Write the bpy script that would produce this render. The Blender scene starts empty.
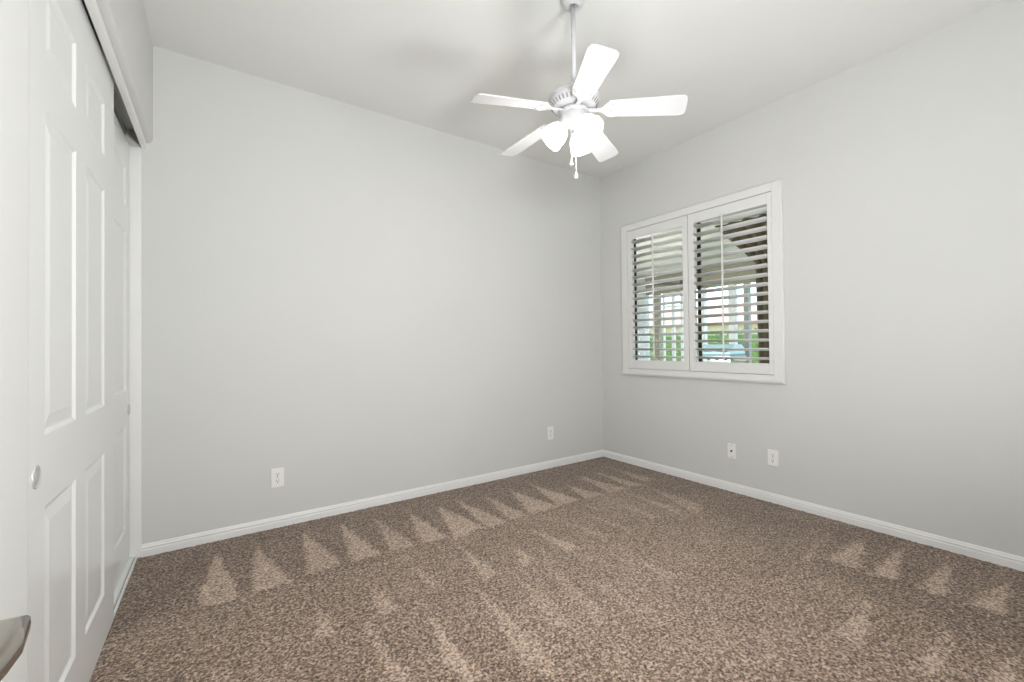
import bpy, bmesh, math, random
import numpy as np
from mathutils import Vector, Matrix
random.seed(7)
S = bpy.context.scene
COL = S.collection

# ------------------------------------------------------------------ camera
cam_d = bpy.data.cameras.new('camera')
cam = bpy.data.objects.new('camera', cam_d); COL.objects.link(cam)
cam_d.sensor_width = 36.0
cam_d.lens = 434.3 / 1024 * 36.0
cam_d.clip_start = 0.02
cam_d.clip_end = 300
YAW, PITCH, ROLL = .6056, .0116, -.0105
fw = Vector((math.sin(YAW)*math.cos(PITCH), math.cos(YAW)*math.cos(PITCH), math.sin(PITCH)))
rt = Vector((math.cos(YAW), -math.sin(YAW), 0)); up = rt.cross(fw)
r2 = rt*math.cos(ROLL) + up*math.sin(ROLL); u2 = -rt*math.sin(ROLL) + up*math.cos(ROLL)
M4 = Matrix((r2, u2, -fw)).transposed().to_4x4()
M4.translation = Vector((0, 0, 1.08))
cam.matrix_world = M4
S.camera = cam

# ------------------------------------------------------------------ view and light
S.view_settings.view_transform = 'Standard'
S.view_settings.look = 'None'
S.view_settings.gamma = 1
S.view_settings.use_curve_mapping = False
S.view_settings.exposure = 0.20

w = bpy.data.worlds.new('world'); S.world = w; w.use_nodes = True
nt = w.node_tree; nt.nodes.clear()
sky = nt.nodes.new('ShaderNodeTexSky'); sky.sky_type = 'NISHITA'
sky.sun_disc = False; sky.sun_elevation = math.radians(48); sky.sun_rotation = math.radians(200)
bg = nt.nodes.new('ShaderNodeBackground'); bg.inputs['Strength'].default_value = 0.62
wo = nt.nodes.new('ShaderNodeOutputWorld')
nt.links.new(sky.outputs[0], bg.inputs[0]); nt.links.new(bg.outputs[0], wo.inputs[0])

def light(name, kind, loc, energy, color=(1, 1, 1), size=.3, target=None, size_y=None):
    d = bpy.data.lights.new(name, kind); d.energy = energy; d.color = color
    if kind == 'AREA':
        d.size = size
        if size_y: d.shape = 'RECTANGLE'; d.size_y = size_y
    elif kind == 'POINT': d.shadow_soft_size = size
    elif kind == 'SUN': d.angle = size
    o = bpy.data.objects.new(name, d); COL.objects.link(o); o.location = loc
    if target is not None:
        o.rotation_euler = (Vector(target) - Vector(loc)).to_track_quat('-Z', 'Y').to_euler()
    return o
light('sun', 'SUN', (6, -6, 12), 3.5, (1, .95, .88), math.radians(.6), target=(10, 3, 0))
# the photographer's flash beside the camera and an added upward light standing in for its ceiling bounce
light('camera_flash', 'AREA', (.17, -.34, 1.62), 23, (.99, .995, 1), .30, target=(1.25, 2.4, .95))
light('bounce_flash', 'AREA', (1.15, -.30, .72), 40, (.985, .995, 1), .6, target=(1.2, 1.15, 2.71))

# ------------------------------------------------------------------ materials
def srgb(c):
    return tuple(((x/255)/12.92 if x/255 <= .04045 else ((x/255+.055)/1.055)**2.4) for x in c) + (1,)
def mat(name, col, rough=.5, metal=0, bump=0, bscale=200, vary=0, vscale=3, spec=.5, coat=0):
    m = bpy.data.materials.new(name); m.use_nodes = True
    n = m.node_tree; p = n.nodes['Principled BSDF']
    p.inputs['Base Color'].default_value = srgb(col)
    p.inputs['Roughness'].default_value = rough
    p.inputs['Metallic'].default_value = metal
    p.inputs['Specular IOR Level'].default_value = spec
    p.inputs['Coat Weight'].default_value = coat
    tc = n.nodes.new('ShaderNodeTexCoord')
    nz = n.nodes.new('ShaderNodeTexNoise'); nz.inputs['Scale'].default_value = vscale
    nz.inputs['Detail'].default_value = 3
    n.links.new(tc.outputs['Object'], nz.inputs['Vector'])
    rmp = n.nodes.new('ShaderNodeValToRGB')
    c = srgb(col); a = max(vary, .004)
    rmp.color_ramp.elements[0].color = tuple(x*(1-a) for x in c[:3]) + (1,)
    rmp.color_ramp.elements[1].color = tuple(min(1, x*(1+a)) for x in c[:3]) + (1,)
    rmp.color_ramp.elements[0].position = .3; rmp.color_ramp.elements[1].position = .7
    n.links.new(nz.outputs['Fac'], rmp.inputs[0]); n.links.new(rmp.outputs[0], p.inputs['Base Color'])
    if bump:
        b = n.nodes.new('ShaderNodeTexNoise'); b.inputs['Scale'].default_value = bscale
        b.inputs['Detail'].default_value = 2
        bu = n.nodes.new('ShaderNodeBump'); bu.inputs['Strength'].default_value = bump
        bu.inputs['Distance'].default_value = .002
        n.links.new(tc.outputs['Object'], b.inputs['Vector'])
        n.links.new(b.outputs['Fac'], bu.inputs['Height']); n.links.new(bu.outputs[0], p.inputs['Normal'])
    return m
def emis(name, col, strength, base=None):
    m = mat(name, base or col, .35)
    p = m.node_tree.nodes['Principled BSDF']
    p.inputs['Emission Color'].default_value = srgb(col)
    p.inputs['Emission Strength'].default_value = strength
    return m
M_wall = mat('wall_paint', (213, 213.6, 211), .62, bump=.12, bscale=260, vary=.012, vscale=1.6, spec=.3)
M_ceil = mat('ceiling_paint', (231, 231.5, 229), .8, bump=.12, bscale=200, vary=.01, spec=.2)
M_trim = mat('trim_paint', (236, 236, 235), .35, vary=.006)
M_door = mat('door_paint', (230, 231, 231), .28, vary=.006)
M_shut = mat('shutter_paint', (228, 228, 226), .38)
M_plate = mat('outlet_plastic', (240, 240, 236), .3)
M_slot = mat('outlet_slot', (52, 50, 47), .6)
M_track = mat('track_metal', (190, 190, 186), .4, .7)
M_curb = mat('track_white', (238, 239, 238), .4)
M_bronze = mat('window_bronze', (44, 43, 40), .5)
M_nickel = mat('satin_nickel', (178, 172, 164), .18, 1)
M_fan = mat('fan_white', (206, 206, 208), .38)
M_fang = mat('fan_recess_grey', (140, 140, 138), .5)
M_screw = mat('screw_steel', (150, 150, 150), .35, .8)
M_shade = emis('lit_glass_shade', (255, 252, 246), 1.1, (250, 250, 248))
M_bulb = emis('bulb', (255, 250, 240), 3)
M_chain = mat('chain', (225, 225, 222), .3, .3)
M_dark = mat('closet_paint', (190, 190, 186), .7)

def carpet_material():
    m = bpy.data.materials.new('brown_cut_pile_carpet'); m.use_nodes = True
    n = m.node_tree; L = n.links.new; p = n.nodes['Principled BSDF']
    p.inputs['Roughness'].default_value = 1; p.inputs['Specular IOR Level'].default_value = .05
    p.inputs['Sheen Weight'].default_value = .25; p.inputs['Sheen Roughness'].default_value = .6
    tc = n.nodes.new('ShaderNodeTexCoord')
    def noise(sc, det, rough=.6):
        t = n.nodes.new('ShaderNodeTexNoise'); t.inputs['Scale'].default_value = sc
        t.inputs['Detail'].default_value = det; t.inputs['Roughness'].default_value = rough
        L(tc.outputs['Object'], t.inputs['Vector']); return t.outputs['Fac']
    vo = n.nodes.new('ShaderNodeTexVoronoi'); vo.inputs['Scale'].default_value = 150
    L(tc.outputs['Object'], vo.inputs['Vector'])
    sep = n.nodes.new('ShaderNodeSeparateColor'); L(vo.outputs['Color'], sep.inputs[0])
    def math_(op, a, b):
        q = n.nodes.new('ShaderNodeMath'); q.operation = op
        for i, v_ in enumerate((a, b)):
            if isinstance(v_, (int, float)): q.inputs[i].default_value = v_
            else: L(v_, q.inputs[i])
        return q.outputs[0]
    tuft = math_('ADD', math_('MULTIPLY', noise(95, 3), .75), math_('MULTIPLY', sep.outputs[0], .30))
    at = n.nodes.new('ShaderNodeAttribute'); at.attribute_name = 'pile_lay'
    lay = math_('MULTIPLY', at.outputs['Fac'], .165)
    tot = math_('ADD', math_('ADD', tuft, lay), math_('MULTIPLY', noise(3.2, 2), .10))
    r = n.nodes.new('ShaderNodeValToRGB'); e = r.color_ramp.elements
    e[0].position = .38; e[0].color = srgb(CARPET[0])
    e[1].position = .86; e[1].color = srgb(CARPET[3])
    a = e.new(.50); a.color = srgb(CARPET[1])
    a = e.new(.64); a.color = srgb(CARPET[2])
    L(tot, r.inputs[0]); L(r.outputs[0], p.inputs['Base Color'])
    bu = n.nodes.new('ShaderNodeBump'); bu.inputs['Strength'].default_value = .9; bu.inputs['Distance'].default_value = .006
    L(tuft, bu.inputs['Height']); L(bu.outputs[0], p.inputs['Normal'])
    return m
CARPET = [(42, 30, 21), (92, 72, 57), (140, 117, 98), (212, 189, 169)]
M_carpet = carpet_material()

# ------------------------------------------------------------------ mesh helpers
def obj(name, bm, m, parent=None, smooth=False, loc=(0, 0, 0), rot=(0, 0, 0), bevel=0, seg=2):
    me = bpy.data.meshes.new(name)
    bmesh.ops.recalc_face_normals(bm, faces=bm.faces)
    if smooth:
        for f in bm.faces: f.smooth = True
    bm.to_mesh(me); bm.free()
    for x in (m if isinstance(m, (list, tuple)) else [m]): me.materials.append(x)
    o = bpy.data.objects.new(name, me); COL.objects.link(o)
    o.location = loc; o.rotation_euler = rot
    if parent is not None: o.parent = parent
    if bevel:
        b = o.modifiers.new('bevel', 'BEVEL'); b.width = bevel; b.segments = seg; b.limit_method = 'ANGLE'
        b.angle_limit = math.radians(40)
    if smooth == 'auto':
        pass
    return o
def thing(name, label, cat, loc=(0, 0, 0), rot=(0, 0, 0), group=None):
    o = bpy.data.objects.new(name, None); COL.objects.link(o); o.empty_display_size = .1
    o.location = loc; o.rotation_euler = rot
    o['label'] = label; o['category'] = cat
    if group: o['group'] = group
    return o
def tag(o, label, cat, group=None, kind=None):
    o['label'] = label; o['category'] = cat
    if group: o['group'] = group
    if kind: o['kind'] = kind
    return o
def struct(o):
    o['kind'] = 'structure'; return o
def box(bm, x0, x1, y0, y1, z0, z1, mi=0):
    v = [bm.verts.new((x, y, z)) for z in (z0, z1) for (x, y) in ((x0, y0), (x1, y0), (x1, y1), (x0, y1))]
    for f in ((3, 2, 1, 0), (4, 5, 6, 7), (0, 1, 5, 4), (1, 2, 6, 5), (2, 3, 7, 6), (3, 0, 4, 7)):
        fc = bm.faces.new([v[i] for i in f]); fc.material_index = mi
    return v
def newbox(*a):
    bm = bmesh.new(); box(bm, *a); return bm
def lathe(bm, prof, mtx=Matrix(), n=32, a0=0, mi=0, cap=True, scallop=None):
    rings = []
    for i, (r, z) in enumerate(prof):
        ring = []
        for k in range(n):
            a = 2*math.pi*k/n
            rr = r
            if scallop: rr = r + scallop(i, a)
            ring.append(bm.verts.new(mtx @ Vector((rr*math.cos(a), rr*math.sin(a), z))))
        rings.append(ring)
    for a, b in zip(rings, rings[1:]):
        for k in range(n):
            f = bm.faces.new((a[k], a[(k+1) % n], b[(k+1) % n], b[k])); f.smooth = True; f.material_index = mi
    if cap:
        for ring in (rings[0], rings[-1]):
            f = bm.faces.new(ring); f.material_index = mi
def tube(bm, pts, r, n=10, mi=0):
    pts = [Vector(p) for p in pts]; rings = []
    for i, p in enumerate(pts):
        d = (pts[min(i+1, len(pts)-1)] - pts[max(i-1, 0)]).normalized()
        a = d.cross(Vector((0, 0, 1)))
        if a.length < 1e-3: a = Vector((1, 0, 0))
        a.normalize(); b = d.cross(a)
        rad = r[i] if isinstance(r, (list, tuple)) else r
        rings.append([bm.verts.new(p + (a*math.cos(2*math.pi*k/n) + b*math.sin(2*math.pi*k/n))*rad) for k in range(n)])
    for a, b in zip(rings, rings[1:]):
        for k in range(n):
            f = bm.faces.new((a[k], a[(k+1) % n], b[(k+1) % n], b[k])); f.smooth = True; f.material_index = mi
    for ring in (rings[0], rings[-1]): bm.faces.new(ring).material_index = mi
def prism(bm, prof, axis, a0, a1, mi=0):
    """extrude a closed 2-D profile along an axis; axis 'x': profile (y,z), 'y': (x,z), 'z': (x,y)"""
    def P(p, t):
        return {'x': (t, p[0], p[1]), 'y': (p[0], t, p[1]), 'z': (p[0], p[1], t)}[axis]
    A = [bm.verts.new(P(p, a0)) for p in prof]; B = [bm.verts.new(P(p, a1)) for p in prof]
    n = len(prof)
    for i in range(n):
        bm.faces.new((A[i], A[(i+1) % n], B[(i+1) % n], B[i])).material_index = mi
    bm.faces.new(A).material_index = mi; bm.faces.new(B[::-1]).material_index = mi
# ------------------------------------------------------------------ room shell
XR, YB, H = 3.136, 2.989, 2.714      # right wall, back wall, ceiling height
XW, YF = -.255, -.42                 # left wall face, entry wall face
SK = -.013                           # the closet wall runs a hair out of square
PIV = (0, YB, 0)                     # closet parts turn about the back left corner
def cl(name, bm, m, parent=None, **k):
    """closet wall piece: mesh given in room coordinates, turned about the corner"""
    bmesh.ops.translate(bm, verts=bm.verts, vec=(0, -YB, 0))
    if parent is None: return obj(name, bm, m, None, loc=PIV, rot=(0, 0, SK), **k)
    return obj(name, bm, m, parent, **k)

# floor: carpet with the vacuum's pile marks
TRI = [[[[0.019,2.766],[-0.043,2.356],[-0.02,2.249],[0.099,2.254]],1],[[[0.203,2.746],[0.151,2.262],[0.295,2.259]],1],[[[0.442,2.765],[0.381,2.277],[0.536,2.296]],1],[[[0.653,2.791],[0.585,2.275],[0.724,2.289]],1],[[[0.849,2.761],[0.781,2.294],[0.913,2.262]],0.8],[[[1.06,2.741],[0.957,2.274],[1.095,2.248]],1],[[[1.259,2.734],[1.132,2.215],[1.336,2.252]],1],[[[1.416,2.75],[1.356,2.231],[1.491,2.234]],1],[[[1.625,2.679],[1.526,2.244],[1.653,2.245]],0.9],[[[1.836,2.671],[1.685,2.245],[1.906,2.241]],1],[[[2.047,2.685],[1.938,2.26],[2.112,2.256]],1],[[[2.257,2.529],[2.176,2.245],[2.326,2.229]],0.9],[[[2.492,2.663],[2.405,2.23],[2.562,2.216]],0.8],[[[2.688,2.649],[2.623,2.236],[2.732,2.199]],0.8],[[[2.892,2.635],[2.8,2.263],[2.917,2.223]],0.6],[[[0.363,1.946],[0.323,1.75],[0.383,1.763]],0.8],[[[0.599,1.983],[0.55,1.763],[0.636,1.768]],0.8],[[[1.328,1.928],[1.265,1.75],[1.344,1.748]],0.8],[[[1.1,2.052],[1.042,1.735],[1.114,1.768]],0.9],[[[1.55,2.007],[1.532,1.728],[1.609,1.735]],0.9],[[[1.778,1.996],[1.8,1.729],[1.846,1.73]],0.5],[[[1.976,2.047],[1.977,1.701],[2.017,1.716]],0.6],[[[2.286,1.995],[2.248,1.736],[2.305,1.738]],0.6],[[[2.49,2.07],[2.45,1.706],[2.519,1.726]],0.6],[[[2.722,2.098],[2.539,1.633],[2.704,1.671]],0.6],[[[0.969,1.662],[0.877,1.188],[0.923,1.072],[0.972,1.207]],0.7],[[[1.173,1.645],[1.093,1.308],[1.147,1.284]],0.6],[[[1.362,1.632],[1.229,1.225],[1.287,1.183]],0.5],[[[1.997,1.474],[1.953,1.261],[2.017,1.242]],0.45],[[[1.755,1.483],[1.726,1.246],[1.795,1.235]],0.45],[[[1.449,1.465],[1.382,1.172],[1.45,1.153]],0.4],[[[0.712,1.596],[0.653,1.347],[0.691,1.237],[0.711,1.349]],0.7],[[[0.497,1.708],[0.474,1.392],[0.528,1.354]],0.8],[[[0.711,1.569],[0.674,1.25],[0.726,1.255]],0.8],[[[0.814,2.028],[0.819,1.806],[0.866,1.79]],0.5],[[[0.009,1.818],[-0.011,1.738],[0.058,1.689]],0.6],[[[0.126,1.703],[0.119,1.645],[0.156,1.618]],0.5],[[[2.923,0.877],[2.517,0.907],[2.536,0.778]],1],[[[2.956,0.725],[2.532,0.732],[2.561,0.651]],1],[[[2.925,0.54],[2.559,0.563],[2.546,0.485]],1],[[[2.911,0.349],[2.567,0.412],[2.566,0.331]],1],[[[2.248,0.654],[1.921,0.654],[1.9,0.585]],0.9],[[[2.186,0.419],[1.921,0.427],[1.907,0.39]],0.9],[[[2.26,0.26],[2.004,0.287],[2.069,0.241]],0.9],[[[1.658,0.763],[1.529,0.765],[1.581,0.717]],0.4],[[[2.831,1.019],[2.402,0.945],[2.449,0.98]],0.5]]
def build_floor():
    st = .0125
    xs = np.arange(-.34, XR+.001, st); ys = np.arange(YF-.6, YB+.001, st)
    xs[-1] = XR; ys[-1] = YB
    X, Y = np.meshgrid(xs, ys); nx, ny = len(xs), len(ys)
    rng = np.random.default_rng(3)
    Z = rng.normal(0, .0011, X.shape) - .001
    Z[np.abs(X-xs[0]) < .02] = -.004
    # warp so the edges of the marks are ragged like pile
    wx = X + rng.normal(0, .007, X.shape); wy = Y + rng.normal(0, .009, X.shape)
    lay = np.zeros(X.shape)
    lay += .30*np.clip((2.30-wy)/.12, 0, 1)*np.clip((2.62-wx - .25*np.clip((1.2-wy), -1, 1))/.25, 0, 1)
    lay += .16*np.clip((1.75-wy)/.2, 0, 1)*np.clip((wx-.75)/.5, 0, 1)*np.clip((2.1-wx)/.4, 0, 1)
    for poly, wgt in TRI:
        P = np.array(poly); c = P.mean(0)
        d = np.full(X.shape, 1e9)
        for i in range(len(P)):
            a, b = P[i], P[(i+1) % len(P)]
            e = b-a; nrm = np.array([-e[1], e[0]])/np.hypot(*e)
            if nrm @ (c-a) < 0: nrm = -nrm
            d = np.minimum(d, (wx-a[0])*nrm[0] + (wy-a[1])*nrm[1])
        lay = np.maximum(lay, lay + (wgt*.95 - .3*lay)*np.clip((d+.012)/.012, 0, 1))
    lay = np.clip(lay, 0, 1.2)
    co = np.stack([X, Y, Z], -1).reshape(-1, 3)
    i = np.arange(nx*ny).reshape(ny, nx)
    q = np.stack([i[:-1, :-1], i[:-1, 1:], i[1:, 1:], i[1:, :-1]], -1).reshape(-1, 4)
    me = bpy.data.meshes.new('floor')
    me.vertices.add(len(co)); me.vertices.foreach_set('co', co.ravel())
    me.loops.add(q.size); me.loops.foreach_set('vertex_index', q.ravel().astype(np.int32))
    me.polygons.add(len(q)); me.polygons.foreach_set('loop_start', np.arange(0, q.size, 4, dtype=np.int32))
    me.polygons.foreach_set('use_smooth', np.ones(len(q), bool))
    me.update(calc_edges=True)
    at = me.attributes.new('pile_lay', 'FLOAT', 'POINT'); at.data.foreach_set('value', lay.ravel().astype(np.float32))
    me.materials.append(M_carpet)
    o = bpy.data.objects.new('floor', me); COL.objects.link(o); struct(o)
build_floor()

struct(obj('ceiling', newbox(-1.1, XR+.18, YF-1.0, YB+.18, H, H+.12), M_ceil))
struct(obj('wall_back', newbox(-1.1, XR+.18, YB, YB+.14, -.05, H), M_wall))
# right wall with the window opening
WY0, WY1, WZ0, WZ1 = 1.385, 2.665, .85, 2.125
bm = bmesh.new()
box(bm, XR, XR+.13, YF-1.0, WY0, -.05, H); box(bm, XR, XR+.13, WY1, YB, -.05, H)
box(bm, XR, XR+.13, WY0, WY1, -.05, WZ0); box(bm, XR, XR+.13, WY0, WY1, WZ1, H)
bmesh.ops.remove_doubles(bm, verts=bm.verts, dist=1e-5)
struct(obj('wall_right', bm, M_wall))
# left wall: stub beside the entry door and header over the closet, bullnosed corners
YJ = 1.19
def bull(x, z, r, q):                # quarter arc points
    return [(x + r*math.cos(a), z + r*math.sin(a)) for a in [q + math.pi/2*k/6 for k in range(7)]]
bm = bmesh.new()
r = .024
r = .026
prof = [(XW-.045, 2.180), (XW-.045, H), (XW, H)] + [(XW-r + r*math.cos(-a), 2.180+r + r*math.sin(-a)) for a in [math.pi/2*k/8 for k in range(9)]]
prism(bm, prof, 'y', YJ, YB+.05)
box(bm, XW-.165, XW-.045, YJ, YB+.05, 2.245, H)
prof = [(XW-.165, YF-.9), (XW, YF-.9)] + [(XW-r + r*math.cos(a), YJ-r + r*math.sin(a)) for a in [math.pi/2*k/8 for k in range(9)]] + [(XW-.165, YJ)]
prism(bm, prof, 'z', -.05, H)
struct(cl('wall_left', bm, M_wall))
# entry wall with the open doorway the photograph is taken from
bm = bmesh.new()
box(bm, .66, XR, YF-.12, YF, -.05, H); box(bm, -.175, .66, YF-.12, YF, 2.05, H); box(bm, -.6, -.175, YF-.12, YF, -.05, H)
struct(obj('wall_front', bm, M_wall))
bm = bmesh.new(); box(bm, -.4, 1.4, YF-1.02, YF-.98, -.05, H); box(bm, 1.36, 1.4, YF-.98, YF-.12, -.05, H)
struct(obj('wall_hallway', bm, M_wall))
# closet interior
bm = bmesh.new(); box(bm, -1.0, -.96, YJ-.2, YB, -.05, H); box(bm, -.96, XW-.165, YJ-.24, YJ-.2, -.05, H)
struct(obj('wall_closet', bm, M_dark))
struct(obj('floor_closet', newbox(-1.0, -.36, YJ-.24, YB, -.06, -.006), M_carpet))

def skirting(name, axis, a0, a1, face, sgn):
    h = .066
    p = [(0, 0), (.013, 0), (.013, .036), (.0105, .040), (.0105, .044), (.012, .047), (.012, .050), (.008, .056), (.0075, .060), (.005, h), (0, h)]
    bm = bmesh.new(); prism(bm, [(face + sgn*x, z-.004) for x, z in p], axis, a0, a1)
    return struct(obj(name, bm, M_trim))
skirting('baseboard_back', 'x', -.302, XR, YB, -1)
skirting('baseboard_right', 'y', YF, YB-.012, XR, -1)
skirting('baseboard_front', 'x', .74, XR-.013, YF, 1)
# doorway casing behind the camera
bm = bmesh.new(); box(bm, .66, .72, YF, YF+.014, 0, 2.11); box(bm, -.22, .66, YF, YF+.014, 2.05, 2.11)
struct(obj('trim_3', bm, M_trim, bevel=.003))

# closet trim: fascia over the doors, jamb board, floor track
FX = -.302
bm = newbox(FX, FX+.021, YJ-.0, YB, 2.146, 2.182)
struct(cl('trim_1', bm, M_trim, bevel=.002))
bm = bmesh.new(); box(bm, FX-.118, FX+.001, YB-.013, YB, -.003, 2.147)
box(bm, FX-.118, FX-.004, YJ, YJ+.013, -.003, 2.147)
struct(cl('trim_2', bm, M_trim, bevel=.004, seg=3))

# top track (grey channel with a roller hanger showing in the gap)
t = thing('closet_door_track', 'grey metal channel above the closet doors, showing in the dark gap', 'track', PIV, (0, 0, SK))
bm = bmesh.new(); box(bm, FX-.105, FX-.016, YJ+.01, YB-.02, 2.225, 2.244)
box(bm, FX-.062, FX-.057, YJ+.01, YB-.02, 2.196, 2.226); box(bm, FX-.105, FX-.101, YJ+.01, YB-.02, 2.196, 2.226)
cl('channel', bm, M_track, t)
# floor guide: white strip, groove, second strip
t = thing('closet_floor_guide', 'white floor strip with a metal groove under the closet doors beside carpet', 'guide', PIV, (0, 0, SK))
bm = bmesh.new()
box(bm, FX-.022, FX-.015, YJ, YB-.014, -.004, .012)
cl('edge_strip', bm, M_curb, t, bevel=.002)
bm = bmesh.new(); box(bm, FX-.029, FX-.022, YJ, YB-.014, -.004, .004)
cl('groove', bm, M_track, t)
bm = bmesh.new(); box(bm, FX-.10, FX-.029, YJ, YB-.014, -.004, .011)
cl('base_strip', bm, M_curb, t)

# ------------------------------------------------------------------ six panel closet doors
def panel_door(bm, xf, th, y0, y1, z0, z1, cols, rows):
    ys = [y0] + [v for c in cols for v in c] + [y1]
    zs = [z0] + [v for c in rows for v in c] + [z1]
    def V(x, y, z): return bm.verts.new((x, y, z))
    for i in range(len(ys)-1):
        for j in range(len(zs)-1):
            a, b, c, d = ys[i], ys[i+1], zs[j], zs[j+1]
            if i % 2 == 1 and j % 2 == 1:
                loops = []
                for ins, dep in ((0, 0), (.003, .002), (.010, .0065), (.016, .0070), (.044, .0030), (.046, .0025)):
                    loops.append([V(xf-dep, a+ins, c+ins), V(xf-dep, b-ins, c+ins), V(xf-dep, b-ins, d-ins), V(xf-dep, a+ins, d-ins)])
                for p, q in zip(loops, loops[1:]):
                    for k in range(4): bm.faces.new((p[k], p[(k+1) % 4], q[(k+1) % 4], q[k]))
                bm.faces.new(loops[-1])
            else:
                bm.faces.new((V(xf, a, c), V(xf, b, c), V(xf, b, d), V(xf, a, d)))
    # edges and back
    F = [(y0, z0), (y1, z0), (y1, z1), (y0, z1)]
    A = [V(xf, *p) for p in F]; B = [V(xf-th, *p) for p in F]
    for k in range(4): bm.faces.new((A[k], B[k], B[(k+1) % 4], A[(k+1) % 4]))
    bm.faces.new(B)
    bmesh.ops.remove_doubles(bm, verts=bm.verts, dist=1e-5)
ROWS = [(.185, .703), (.876, 1.672), (1.80, 1.995)]
def closet_door(label, xf, y0, y1, ztop, cols, py, pz):
    t = thing('sliding_closet_door', label, 'closet door', PIV, (0, 0, SK), 'sliding closet doors')
    bm = bmesh.new(); panel_door(bm, xf, .034, y0, y1, .016, ztop, cols, ROWS)
    cl('door_panel', bm, M_door, t)
    # cup pull let into the stile
    bm = bmesh.new()
    mt = Matrix.Translation((xf, py, pz)) @ Matrix.Rotation(math.pi/2, 4, 'Y')
    lathe(bm, [(.0275, .0), (.0275, .0022), (.0255, .003), (.0235, .0022), (.0215, -.0002), (.0205, .0004), (.0001, .0004)], mt, 32, cap=False)
    o = cl('finger_pull', bm, M_pull, t)
    o['label'] = 'round recessed cup pull'
    return t
M_pull = mat('cup_pull', (206, 206, 202), .3, .35)
closet_door('front six-panel sliding closet door, nearest the camera, with round cup pull at its near edge', -.313, 1.295, 2.335, 2.163,
            [(1.508, 1.783), (1.895, 2.165)], 1.447, .790)
closet_door('rear six-panel sliding closet door, partly behind the front one, against the back wall', -.349, 1.93, 2.968, 2.143,
            [(2.07, 2.37), (2.575, 2.868)], 2.945, .775)

# ------------------------------------------------------------------ open entry door, only its knob reaches into the frame
t = thing('entry_door', 'open white entry door whose satin nickel lever handle pokes in at the lower left corner', 'door', (-.1525, YF, 0))
bm = bmesh.new(); panel_door(bm, .0175, .035, .004, .764, .012, 2.035, [(.11, .33), (.435, .655)], [(.25, .85), (1.02, 1.62), (1.72, 1.93)])
obj('door_panel', bm, M_door, t)
for z in (.25, 1.05, 1.83):
    bm = bmesh.new(); lathe(bm, [(.006, z-.045), (.006, z+.045)], Matrix.Translation((.022, .0, 0)), 12)
    obj('hinge', bm, M_nickel, t)
# lever: rose, neck out from the door, flat blade turning back towards the hinge
LX, LY, LZ = .0205, .724, .9500
bm = bmesh.new()
mt = Matrix.Translation((LX, LY, LZ)) @ Matrix.Rotation(math.pi/2, 4, 'Y')
lathe(bm, [(.0001, 0), (.032, 0), (.032, .005), (.029, .009), (.014, .010), (.0001, .010)], mt, 40, cap=False)
lathe(bm, [(.0001, .008), (.0115, .008), (.0095, .022), (.0090, .036), (.0001, .037)], mt @ Matrix.Translation((0, -.006, 0)), 28, cap=False)
path = [(LX+.026, LY-.008, .0095, .0085), (LX+.038, LY-.008, .0090, .0070), (LX+.0530, LY-.0085, .0120, .0056), (LX+.0550, LY-.022, .0085, .0054), (LX+.0545, LY-.034, .0085, .0050), (LX+.0520, LY-.056, .0085, .0044), (LX+.0480, LY-.086, .0080, .0032), (LX+.0460, LY-.102, .0060, .0030)]
rings = []
for q, (x, y, hw_, hz) in enumerate(path):
    x0, y0 = path[max(q-1, 0)][:2]; x1, y1 = path[min(q+1, len(path)-1)][:2]
    d = Vector((x1-x0, y1-y0, 0)).normalized(); nrm = Vector((-d.y, d.x, 0))
    rg = []
    for s_ in range(20):
        a = 2*math.pi*s_/20; ca, sa = math.cos(a), math.sin(a)
        ca = math.copysign(abs(ca)**.55, ca); sa = math.copysign(abs(sa)**.55, sa)
        p = Vector((x, y, LZ)) + nrm*hw_*ca + Vector((0, 0, hz*sa)); rg.append(bm.verts.new(p))
    rings.append(rg)
for A, B in zip(rings, rings[1:]):
    for s_ in range(20): bm.faces.new((A[s_], A[(s_+1) % 20], B[(s_+1) % 20], B[s_])).smooth = True
bm.faces.new(rings[0]); bm.faces.new(rings[-1])
obj('lever_handle', bm, M_nickel, t)

# ------------------------------------------------------------------ shutters and window
XS = 3.110                                           # room face of the casing
bm = bmesh.new()
cy0, cy1, cz0, cz1 = 1.338, 2.712, .806, 2.172       # casing outside
oy0, oy1, oz0, oz1 = 1.399, 2.640, .865, 2.110       # casing inside
def ring(bm, x0, x1, A, B):
    (a0, a1, c0, c1), (b0, b1, d0, d1) = A, B
    box(bm, x0, x1, a0, b0, c0, c1); box(bm, x0, x1, b1, a1, c0, c1)
    box(bm, x0, x1, b0, b1, c0, d0); box(bm, x0, x1, b0, b1, d1, c1)
ring(bm, XS+.006, XR+.02, (cy0, cy1, cz0, cz1), (oy0, oy1, oz0, oz1))
ring(bm, XS-.002, XS+.006, (cy0+.006, cy1-.006, cz0+.006, cz1-.006), (oy0, oy1, oz0, oz1))
box(bm, XS-.012, XS-.002, cy0+.004, cy1-.004, cz0+.012, cz0+.030)   # stepped sill moulding
struct(obj('trim_4', bm, M_shut, bevel=.0025))
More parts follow.
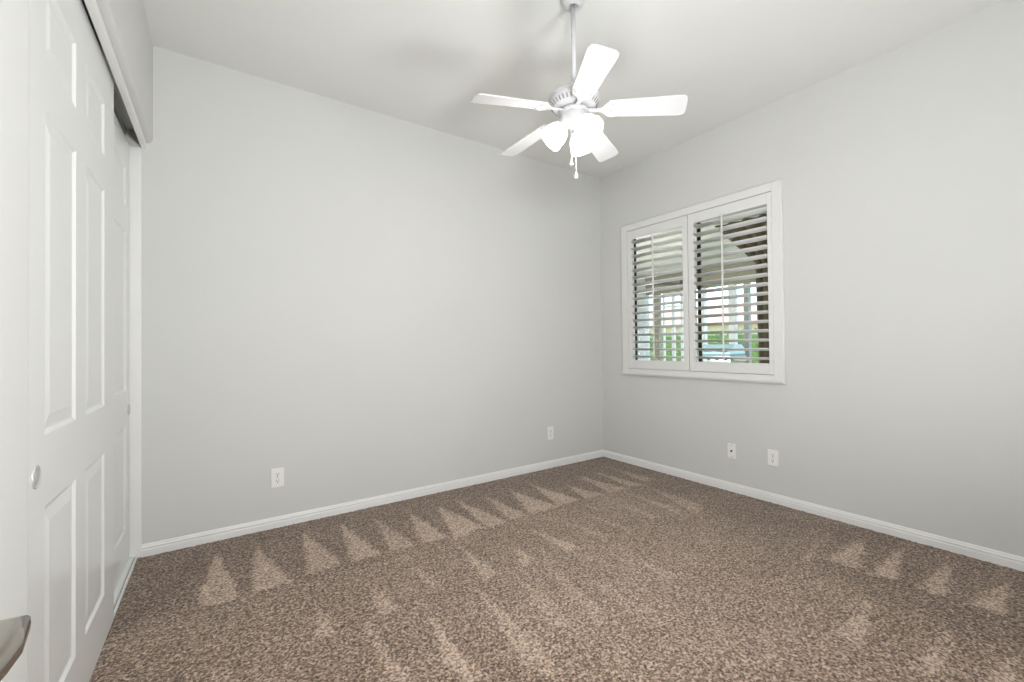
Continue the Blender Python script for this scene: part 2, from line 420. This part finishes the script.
def shutter(label, y0, y1, ay0, ay1, rody, hinge_side):
    t = thing('plantation_shutter', label, 'shutter', (XS, (y0+y1)/2, oz0), (0, 0, 0), 'plantation shutter panels in the window')
    oy, oz = (y0+y1)/2, oz0
    def o_(name, bm, m=M_shut, parent=t, **k):
        bmesh.ops.translate(bm, verts=bm.verts, vec=(-XS, -oy, -oz)); return obj(name, bm, m, parent, **k)
    z0, z1 = oz0+.003, oz1-.003; az0, az1 = .943, 2.030
    xa, xb = XS+.003, XS+.031
    for a, b in ((y0+.002, ay0), (ay1, y1-.002)):
        o_('stile', newbox(xa, xb, a, b, z0, z1), bevel=.002)
    o_('rail', newbox(xa, xb, ay0, ay1, z0, az0), bevel=.002)
    o_('rail', newbox(xa, xb, ay0, ay1, az1, z1), bevel=.002)
    n = 17; pitch = (az1-az0)/n
    for i in range(n):
        zc = az0 + pitch*(i+.5)
        bm = bmesh.new(); W, T = .032, .0055
        prof = []
        for k in range(16):
            a = 2*math.pi*k/16; prof.append((W*math.cos(a), T*math.sin(a)))
        th = math.radians(TILT)
        pr = [(xa+.014 + x*math.cos(th) + z*math.sin(th), zc - x*math.sin(th) + z*math.cos(th)) for x, z in prof]
        prism(bm, pr, 'y', ay0+.002, ay1-.002)
        for f in bm.faces: f.smooth = len(f.verts) == 4
        o_('louver', bm)
    bm = bmesh.new(); box(bm, xa-.031, xa-.022, rody-.0055, rody+.0055, az0+.02, az1+.012)
    for i in range(n):
        zc = az0 + pitch*(i+.5) + .011; box(bm, xa-.024, xa-.013, rody-.001, rody+.001, zc-.001, zc+.001)
    o_('tilt_rod', bm, bevel=.002)
    for z in (z0+.11, z1-.20):
        yy = y0+.001 if hinge_side < 0 else y1-.001
        bm = bmesh.new(); lathe(bm, [(.0035, z-.03), (.0035, z+.03)], Matrix.Translation((xa-.002, yy, 0)), 12)
        o_('hinge', bm)
    return t
TILT = 16
shutter('louvered white shutter panel on the right half of the window', oy0, 2.030, 1.432, 1.976, 1.735, -1)
shutter('louvered white shutter panel on the left half of the window, nearer the room corner', 2.032, oy1, 2.080, 2.585, 2.345, 1)

M_glass = bpy.data.materials.new('window_glass'); M_glass.use_nodes = True
n = M_glass.node_tree; n.nodes.clear()
tr = n.nodes.new('ShaderNodeBsdfTransparent'); tr.inputs[0].default_value = (.97, .98, .97, 1)
gl = n.nodes.new('ShaderNodeBsdfGlossy'); gl.inputs['Roughness'].default_value = .01
fr = n.nodes.new('ShaderNodeFresnel'); fr.inputs[0].default_value = 1.45
mx = n.nodes.new('ShaderNodeMixShader'); ou = n.nodes.new('ShaderNodeOutputMaterial')
n.links.new(fr.outputs[0], mx.inputs[0]); n.links.new(tr.outputs[0], mx.inputs[1]); n.links.new(gl.outputs[0], mx.inputs[2])
n.links.new(mx.outputs[0], ou.inputs[0])
bm = bmesh.new()
ring(bm, 3.200, 3.216, (WY0, WY1, WZ0, WZ1), (WY0+.05, 2.622, WZ0+.04, WZ1-.035))
box(bm, 3.200, 3.214, 1.978, 2.006, WZ0+.04, WZ1-.035)
wf = struct(obj('window_1', bm, M_bronze))
bm = bmesh.new(); box(bm, 3.204, 3.207, WY0+.05, 1.976, WZ0+.04, WZ1-.035)
g = obj('pane', bm, M_glass, wf)
bm = bmesh.new(); box(bm, 3.209, 3.212, 2.004, 2.622, WZ0+.04, WZ1-.035)
g = obj('pane', bm, M_glass, wf)

# ------------------------------------------------------------------ wall plates
def plate(label, cat, kind, loc, rz, w_=.070, h_=.115, name='power_outlet', group=None):
    t = thing(name, label, cat, loc, (0, 0, rz), 'power outlets low on the walls' if kind == 'duplex' else None)       # local: +y into the room, x along the wall
    bm = newbox(-w_/2, w_/2, 0, .0055, -h_/2, h_/2)
    obj('wall_plate', bm, M_plate, t, bevel=.003, seg=3)
    if kind == 'duplex':
        for s in (-1, 1):
            zc = s*.0195
            bm = bmesh.new()
            prof = [(.0165*max(-.82, min(.82, math.cos(a)))/.82*.95, zc + .0145*math.sin(a)) for a in [2*math.pi*k/24 for k in range(24)]]
            prism(bm, prof, 'y', .005, .0078)
            rc = obj('receptacle', bm, M_plate, t)
            bm = bmesh.new()
            box(bm, -.0075, -.0052, .0076, .0081, zc-.001, zc+.009); box(bm, .0050, .0073, .0076, .0081, zc-.000, zc+.008)
            lathe(bm, [(.0032, 0), (.0032, .0005)], Matrix.Translation((0, .0081, zc-.0075)) @ Matrix.Rotation(math.pi/2, 4, 'X'), 12)
            obj('slots', bm, M_slot, rc)['label'] = 'dark slots'
        bm = bmesh.new(); lathe(bm, [(.003, 0), (.003, .001)], Matrix.Translation((0, .0065, 0)) @ Matrix.Rotation(math.pi/2, 4, 'X'), 12)
        obj('screw', bm, M_screw, t)
    else:
        bm = bmesh.new(); lathe(bm, [(.0075, -.001), (.0075, .003), (.0048, .003), (.0048, .011)], Matrix.Translation((0, .0055, 0)) @ Matrix.Rotation(-math.pi/2, 4, 'X'), 6)
        obj('cable_socket', bm, M_slot, t)['label'] = 'dark threaded socket'
        for z in (-.042, .042):
            bm = bmesh.new(); lathe(bm, [(.003, 0), (.003, .001)], Matrix.Translation((0, .0065, z)) @ Matrix.Rotation(math.pi/2, 4, 'X'), 12)
            obj('screw', bm, M_screw, t)
plate('white power outlet on the back wall nearer the closet', 'outlet', 'duplex', (.328, YB, .298), math.pi)
plate('white power outlet on the back wall nearer the room corner', 'outlet', 'duplex', (2.471, YB, .304), math.pi)
plate('white cable jack plate with one dark socket, under the window, nearer the corner', 'cable jack', 'coax', (XR, 1.712, .295), math.pi/2, name='cable_jack', w_=.062, h_=.108)
plate('white power outlet on the window wall, right of the cable jack', 'outlet', 'duplex', (XR, 1.427, .302), math.pi/2, w_=.068, h_=.108)

# ------------------------------------------------------------------ ceiling fan
FXC, FYC, FZ = 1.402, 1.492, 2.128
fan = thing('ceiling_fan', 'white five-blade ceiling fan with three lit glass shades hanging in mid room', 'ceiling fan', (FXC, FYC, FZ))
ZC = H - FZ
bm = bmesh.new(); lathe(bm, [(.056, ZC), (.056, ZC-.005), (.053, ZC-.020), (.044, ZC-.034), (.030, ZC-.044), (.024, ZC-.046), (.022, ZC-.040), (.0118, ZC-.036)], n=40, cap=False)
obj('canopy', bm, M_fan, fan)
bm = bmesh.new(); lathe(bm, [(.0115, .155), (.0115, ZC-.03)], n=20)
obj('downrod', bm, M_fan, fan)
bm = bmesh.new(); lathe(bm, [(.0001, .168), (.018, .168), (.022, .158), (.030, .143), (.070, .136), (.101, .127), (.109, .121), (.1065, .118), (.115, .114), (.121, .109), (.1215, .101), (.1175, .098), (.1205, .093), (.114, .081), (.099, .065), (.089, .059), (.070, .056), (.0001, .056)], n=64, cap=False)
mh = obj('motor_housing', bm, M_fan, fan)
bm = bmesh.new()
for k in range(36):                                   # cooling slots round the lower bevel
    a = 2*math.pi*k/36
    m_ = Matrix.Rotation(a, 4, 'Z') @ Matrix.Translation((.1070, 0, .0732)) @ Matrix.Rotation(math.radians(43), 4, 'Y')
    v = box(bm, -.0012, .0014, -.0030, .0030, -.0105, .0105)
    bmesh.ops.transform(bm, matrix=m_, verts=v)
obj('cooling_slots', bm, M_fang, mh)['label'] = 'grey slots'
bm = bmesh.new(); lathe(bm, [(.0001, .060), (.050, .060), (.064, .052), (.068, .044), (.068, .036), (.062, .031), (.064, .026), (.064, .008), (.058, -.008), (.044, -.019), (.026, -.024), (.012, -.030), (.006, -.034), (.0001, -.035)], n=48, cap=False)
obj('light_kit', bm, M_fan, fan)

def blade_outline():
    L0, L1 = .150, .496
    pts = []
    def hw(x): return .048 + (.061-.048)*((x-L0)/(L1-L0))
    top = [(L0, hw(L0)*.70), (L0+.008, hw(L0)*.93), (L0+.02, hw(L0+.02)), (L1-.04, hw(L1-.04)), (L1-.018, hw(L1)*.97), (L1-.006, hw(L1)*.86), (L1, hw(L1)*.62), (L1+.001, 0)]
    return top + [(x, -y) for x, y in reversed(top[:-1])]
def iron_outline():
    h = [(.062, .013), (.085, .010), (.108, .009), (.124, .012), (.136, .022), (.146, .036), (.160, .044), (.176, .046), (.186, .042), (.189, .034), (.184, .026), (.187, .016), (.196, .008), (.200, 0)]
    return h + [(x, -y) for x, y in reversed(h[:-1])]
def slab(bm, pts, z0, z1):
    A = [bm.verts.new((x, y, z0)) for x, y in pts]; B = [bm.verts.new((x, y, z1)) for x, y in pts]
    n = len(pts)
    for i in range(n): bm.faces.new((A[i], A[(i+1) % n], B[(i+1) % n], B[i]))
    bm.faces.new(A); bm.faces.new(B)
BL = [347.7, 275.7, 203.7, 131.7, 59.7]
PITCHB = -13
for ang in BL:
    a = math.radians(ang - 180)
    mt = Matrix.Translation((0, 0, .052)) @ Matrix.Rotation(a, 4, 'Z') @ Matrix.Rotation(math.radians(5.4), 4, 'Y') @ Matrix.Rotation(math.radians(PITCHB), 4, 'X')
    bm = bmesh.new(); slab(bm, blade_outline(), .002, .008); bmesh.ops.transform(bm, matrix=mt, verts=bm.verts)
    bl = obj('blade', bm, M_fan, fan, bevel=.0015)
    bm = bmesh.new(); slab(bm, iron_outline(), -.004, .002)
    lathe(bm, [(.021, -.0042), (.019, -.0065), (.0155, -.0042), (.0001, -.0042)], Matrix.Translation((.158, 0, 0)), 24, cap=False)
    bmesh.ops.transform(bm, matrix=mt, verts=bm.verts)
    ir = obj('blade_iron', bm, M_fan, bl, bevel=.0015)
    for (sx, sy) in ((.178, .036), (.178, -.036), (.172, 0)):
        bm = bmesh.new(); lathe(bm, [(.0045, -.0062), (.0045, -.003)], Matrix.Translation((sx, sy, 0)), 12)
        bmesh.ops.transform(bm, matrix=mt, verts=bm.verts)
        obj('screw', bm, M_fang, ir)
for ang in (147, 267, 27):
    a = math.radians(ang)
    base = Vector((.031*math.cos(a), .031*math.sin(a), -.005))
    tilt = math.radians(46)                           # shade axis below the horizontal... measured from straight down
    ax = Vector((math.cos(a)*math.sin(tilt), math.sin(a)*math.sin(tilt), -math.cos(tilt)))
    q = ax.to_track_quat('Z', 'Y').to_matrix().to_4x4()
    mt = Matrix.Translation(base) @ q
    bm = bmesh.new(); lathe(bm, [(.0001, -.004), (.016, -.004), (.018, .010), (.021, .026), (.019, .030), (.0001, .030)], mt, 24, cap=False)
    so = obj('lamp_holder', bm, M_fan, fan)
    bm = bmesh.new()
    prof = [(.0175, .022), (.024, .027), (.036, .038), (.047, .054), (.0535, .073), (.0555, .092), (.0570, .108), (.0600, .121), (.0570, .1205), (.0540, .108), (.0525, .092), (.0505, .073), (.044, .054), (.033, .039), (.020, .029), (.0175, .022)]
    lathe(bm, prof, mt, 40, cap=False, scallop=lambda i, t_: (.0018*math.cos(8*t_) if i in (6, 7, 8, 9) else 0))
    obj('lamp_shade', bm, M_shade, so)['label'] = 'lit white bell glass shade'
    bm = bmesh.new(); lathe(bm, [(.0001, .03), (.010, .03), (.012, .045), (.022, .070), (.025, .088), (.021, .104), (.010, .113), (.0001, .115)], mt, 20, cap=False)
    obj('bulb', bm, M_bulb, so)
    p = mt @ Vector((0, 0, .122))
for (px, py, zt, zb) in ((-.024, -.004, -.010, -.182), (-.001, -.009, -.026, -.240)):
    bm = bmesh.new()
    nb = int((zt-zb)/.0052)
    tube(bm, [(px, py, zt), (px, py, zb)], .0011, 6)
    for k in range(nb):
        bmesh.ops.create_icosphere(bm, subdivisions=1, radius=.0021, matrix=Matrix.Translation((px, py, zt - k*.0052)))
    ch = obj('pull_chain', bm, M_chain, fan)
    bm = bmesh.new(); lathe(bm, [(.0001, zb+.004), (.003, zb), (.0055, zb-.012), (.0085, zb-.022), (.0075, zb-.027), (.003, zb-.030), (.0001, zb-.031)], Matrix.Translation((px, py, 0)), 16, cap=False)
    obj('pull_fob', bm, M_fan, ch)
# light given off by the three lit bulbs, below the shades
for ang in (147, 267, 27):
    a = math.radians(ang)
    light('fan_bulb_light', 'POINT', (FXC+.15*math.cos(a), FYC+.15*math.sin(a), FZ-.20), 2.4, (1, .97, .92), .04)

# ------------------------------------------------------------------ outside: covered patio and garden
M_patio = mat('patio_concrete', (176, 172, 164), .8, vary=.05)
M_pceil = mat('patio_ceiling_paint', (222, 222, 210), .7, vary=.01)
M_stucco = mat('pale_stucco', (214, 222, 224), .8, bump=.3, bscale=90, vary=.02)
M_beam = mat('olive_beam', (150, 148, 128), .6, vary=.03)
M_white = mat('white_post', (232, 236, 236), .5)
M_grey = mat('grey_post', (150, 155, 152), .6)
M_drape = mat('brown_drape', (112, 98, 64), .85, vary=.08, vscale=30)
M_lawn = mat('lawn', (132, 146, 96), .95, vary=.25, vscale=6)
M_leaf = mat('hedge_leaf', (104, 136, 66), .7, vary=.3, vscale=8)
M_tan = mat('house_wall', (226, 214, 190), .8, vary=.03)
M_roof = mat('clay_roof', (214, 178, 148), .8, vary=.12, vscale=5, bump=.4, bscale=20)
M_pale = mat('grill_lid', (176, 214, 232), .3, .1)
M_steel = mat('grill_steel', (148, 160, 166), .35, .6)
M_black = mat('fan_black', (40, 42, 42), .5)
struct(obj('ground_garden', newbox(9.4, 60, -30, 60, -.25, -.12), M_lawn))
struct(obj('floor_patio', newbox(XR+.13, 9.4, -6, 14, -.2, -.06), M_patio))
struct(obj('ceiling_patio', newbox(XR+.13, 9.25, -6, 14, 2.80, 2.95), M_pceil))
bm = bmesh.new(); box(bm, XR+.13, XR+.2, YB+.2, 7.2, -.1, 2.8); box(bm, XR+.2, 9.12, 7.05, 7.2, -.1, 2.8)
struct(obj('wall_patio', bm, M_stucco))
o = obj('patio_beam', newbox(8.98, 9.14, -6, 7.05, 2.33, 2.80), M_beam, bevel=.01)
tag(o, 'olive grey beam along the outer edge of the patio roof', 'beam')
def post(label, name, y0, y1, m, x0=8.99, d=.12, cap=True, grp=None):
    t = thing(name, label, 'post', (x0+d/2, (y0+y1)/2, -.06), group='posts along the patio edge')
    h = 2.39
    obj('shaft', newbox(-d/2, d/2, -(y1-y0)/2, (y1-y0)/2, 0, h), m, t, bevel=.006)
    obj('base_block', newbox(-d/2-.015, d/2+.015, -(y1-y0)/2-.015, (y1-y0)/2+.015, 0, .14), m, t, bevel=.006)
post('slim white patio post left of the barbecue, seen through the right shutter', 'patio_post', 5.485, 5.565, M_white)
post('white patio post behind the right end of the barbecue', 'patio_post', 4.805, 4.94, M_white)
post('grey patio post between the white post and the brown drape', 'patio_post', 4.52, 4.62, M_grey)
post('olive patio post against the pale wall, seen through the left shutter', 'patio_post', 6.68, 6.82, M_beam)
# glazed white screen between posts, left panel view
t = thing('glazed_screen', 'white framed glazed screen with thin bars at the patio edge', 'screen', (9.05, 6.25, -.06))
bm = bmesh.new()
for y0, y1 in ((.30, .335), (.02, .09), (-.205, -.15)): box(bm, -.03, .03, y0, y1, 0, 2.39)
for z in (.10, .62, 1.72, 2.02, 2.33): box(bm, -.028, .028, -.15, .335, z, z+.045)
obj('frame', bm, M_white, t)
# ceiling fan on the patio
pf = thing('patio_ceiling_fan', 'black ceiling fan under the patio roof, seen through the left shutter', 'ceiling fan', (7.0, 4.60, 2.16))
bm = bmesh.new(); lathe(bm, [(.0001, .10), (.05, .10), (.11, .07), (.12, 0), (.10, -.06), (.06, -.10), (.0001, -.11)], n=28, cap=False); obj('motor_housing', bm, M_black, pf)
bm = bmesh.new(); lathe(bm, [(.014, .1), (.014, .58)], n=12); obj('downrod', bm, M_black, pf)
bm = bmesh.new(); lathe(bm, [(.03, .56), (.07, .6), (.075, .64)], n=20); obj('canopy', bm, M_black, pf)
for k in range(5):
    mt = Matrix.Rotation(math.radians(72*k+78), 4, 'Z') @ Matrix.Rotation(math.radians(12), 4, 'X')
    bm = bmesh.new(); slab(bm, [(.1, .03), (.2, .055), (.72, .07), (.76, .05), (.76, -.05), (.72, -.07), (.2, -.055), (.1, -.03)], -.004, .004)
    bmesh.ops.transform(bm, matrix=mt, verts=bm.verts); obj('blade', bm, M_black, pf)
# recessed light in the patio ceiling
t = thing('recessed_light', 'small lit round light in the patio ceiling', 'light', (4.55, 3.12, 2.80))
bm = bmesh.new(); lathe(bm, [(.075, 0), (.075, -.006), (.055, -.008), (.055, 0)], n=24, cap=False); obj('trim_ring', bm, M_white, t)
bm = bmesh.new(); lathe(bm, [(.0001, -.003), (.054, -.003)], n=24, cap=False); obj('lens', bm, M_bulb, t)
light('patio_fill_light', 'POINT', (6.2, 5.0, 1.0), 105, (1, .98, .95), .4)  # added fill to brighten the patio, no lamp stands here
# brown drape: gathered column that fans out under the beam
bm = bmesh.new()
NZ, NY = 40, 48
rows = []
for j in range(NZ+1):
    z = -.04 + (2.82)*j/NZ
    f = max(0, (z-2.15)/.67)
    yl = 2.895 + .62*f**1.0; yr = 2.30 - .3*f
    row = []
    for i in range(NY+1):
        s = i/NY; y = yr + (yl-yr)*s
        x = 6.0 + .045*math.sin(s*2*math.pi*7 + .4*math.sin(z*2)) + .012*math.sin(s*31+z*3)
        row.append(bm.verts.new((x-6.0, y-2.6, z+.06)))
    rows.append(row)
for a, b in zip(rows, rows[1:]):
    for i in range(NY): bm.faces.new((a[i], a[i+1], b[i+1], b[i])).smooth = True
o = obj('patio_drape', bm, M_drape, loc=(6.0, 2.6, -.06))
so = o.modifiers.new('solid', 'SOLIDIFY'); so.thickness = .004
tag(o, 'dark brown drape hanging outside, at the right edge of the right shutter view', 'curtain')
# barbecue
g = thing('barbecue_grill', 'barbecue with pale blue rounded lid standing on the patio outside the window', 'barbecue', (8.0, 4.545, -.06))
bm = bmesh.new()
prof = [(-.26, .93), (.26, .93), (.26, .98), (.22, 1.07), (.14, 1.13), (-.14, 1.13), (-.22, 1.07), (-.26, .98)]
prism(bm, prof, 'y', -.33, .33); obj('lid', bm, M_pale, g, bevel=.03, seg=3)
bm = bmesh.new(); tube(bm, [(-.30, -.26, 1.0), (-.30, .26, 1.0)], .012); box(bm, -.3, -.25, -.25, -.23, .99, 1.01); box(bm, -.3, -.25, .23, .25, .99, 1.01); obj('lid_handle', bm, M_steel, g)
obj('control_panel', newbox(-.29, .26, -.34, .34, .80, .925), M_steel, g, bevel=.006)
for k in range(4):
    bm = bmesh.new(); lathe(bm, [(.026, 0), (.022, .03)], Matrix.Translation((-.29, -.24+.16*k, .862)) @ Matrix.Rotation(-math.pi/2, 4, 'Y'), 16); obj('knob', bm, M_black, g)
obj('cabinet', newbox(-.25, .25, -.32, .32, .08, .80), M_steel, g, bevel=.008)
for s in (-1, 1): obj('side_shelf', newbox(-.22, .22, s*.56 if s < 0 else .345, -.345 if s < 0 else .56, .84, .87), M_tan, g, bevel=.004)
for sx in (-.2, .2):
    for sy in (-.28, .28):
        bm = bmesh.new(); lathe(bm, [(.04, -.015), (.04, .015)], Matrix.Translation((sx, sy, .04)) @ Matrix.Rotation(math.pi/2, 4, 'X'), 16); obj('wheel', bm, M_black, g)
# hedge
def hedge(name, label, x, y0, y1, h, depth, n, seed):
    rnd = random.Random(seed)
    t = thing(name, label, 'hedge', (x, (y0+y1)/2, -.12))
    bm = bmesh.new()
    for _ in range(n):
        y = rnd.uniform(-(y1-y0)/2, (y1-y0)/2); xx = rnd.uniform(-depth/2, depth/2); z = rnd.uniform(.05, h)
        a, b = rnd.uniform(0, 6.28), rnd.uniform(-1, 1); s = rnd.uniform(.05, .11)
        d = Vector((math.cos(a)*math.cos(b), math.sin(a)*math.cos(b), math.sin(b))); u = d.orthogonal().normalized()
        c = Vector((xx, y, z)); vs = [bm.verts.new(c + d*s), bm.verts.new(c + u*s*.5), bm.verts.new(c - d*s), bm.verts.new(c - u*s*.5)]
        bm.faces.new(vs)
    obj('foliage', bm, M_leaf, t)
    obj('stems', newbox(-depth/2+.1, depth/2-.1, -(y1-y0)/2+.1, (y1-y0)/2-.1, 0, h-.2), M_leaf, t)
hedge('garden_hedge', 'green hedge in the garden beyond the patio', 16, 2, 18, 1.72, 1.1, 9000, 5)
# neighbouring house
hs = thing('neighbour_house', 'tan house with a clay tile roof beyond the hedge', 'house', (24, 12, -.12))
obj('wall', newbox(0, 6, -9, 9, 0, 2.35), M_tan, hs)
bm = bmesh.new(); prism(bm, [(-.6, 2.3), (3, 3.55), (6.6, 2.3)], 'y', -9.5, 9.5); obj('roof', bm, M_roof, hs)
for y in (-5, -1, 3, 6.5):
    w_ = obj('window', newbox(-.03, .03, y-.5, y+.5, .9, 1.9), M_white, hs); obj('pane', newbox(-.04, -.03, y-.42, y+.42, .98, 1.82), M_steel, w_)
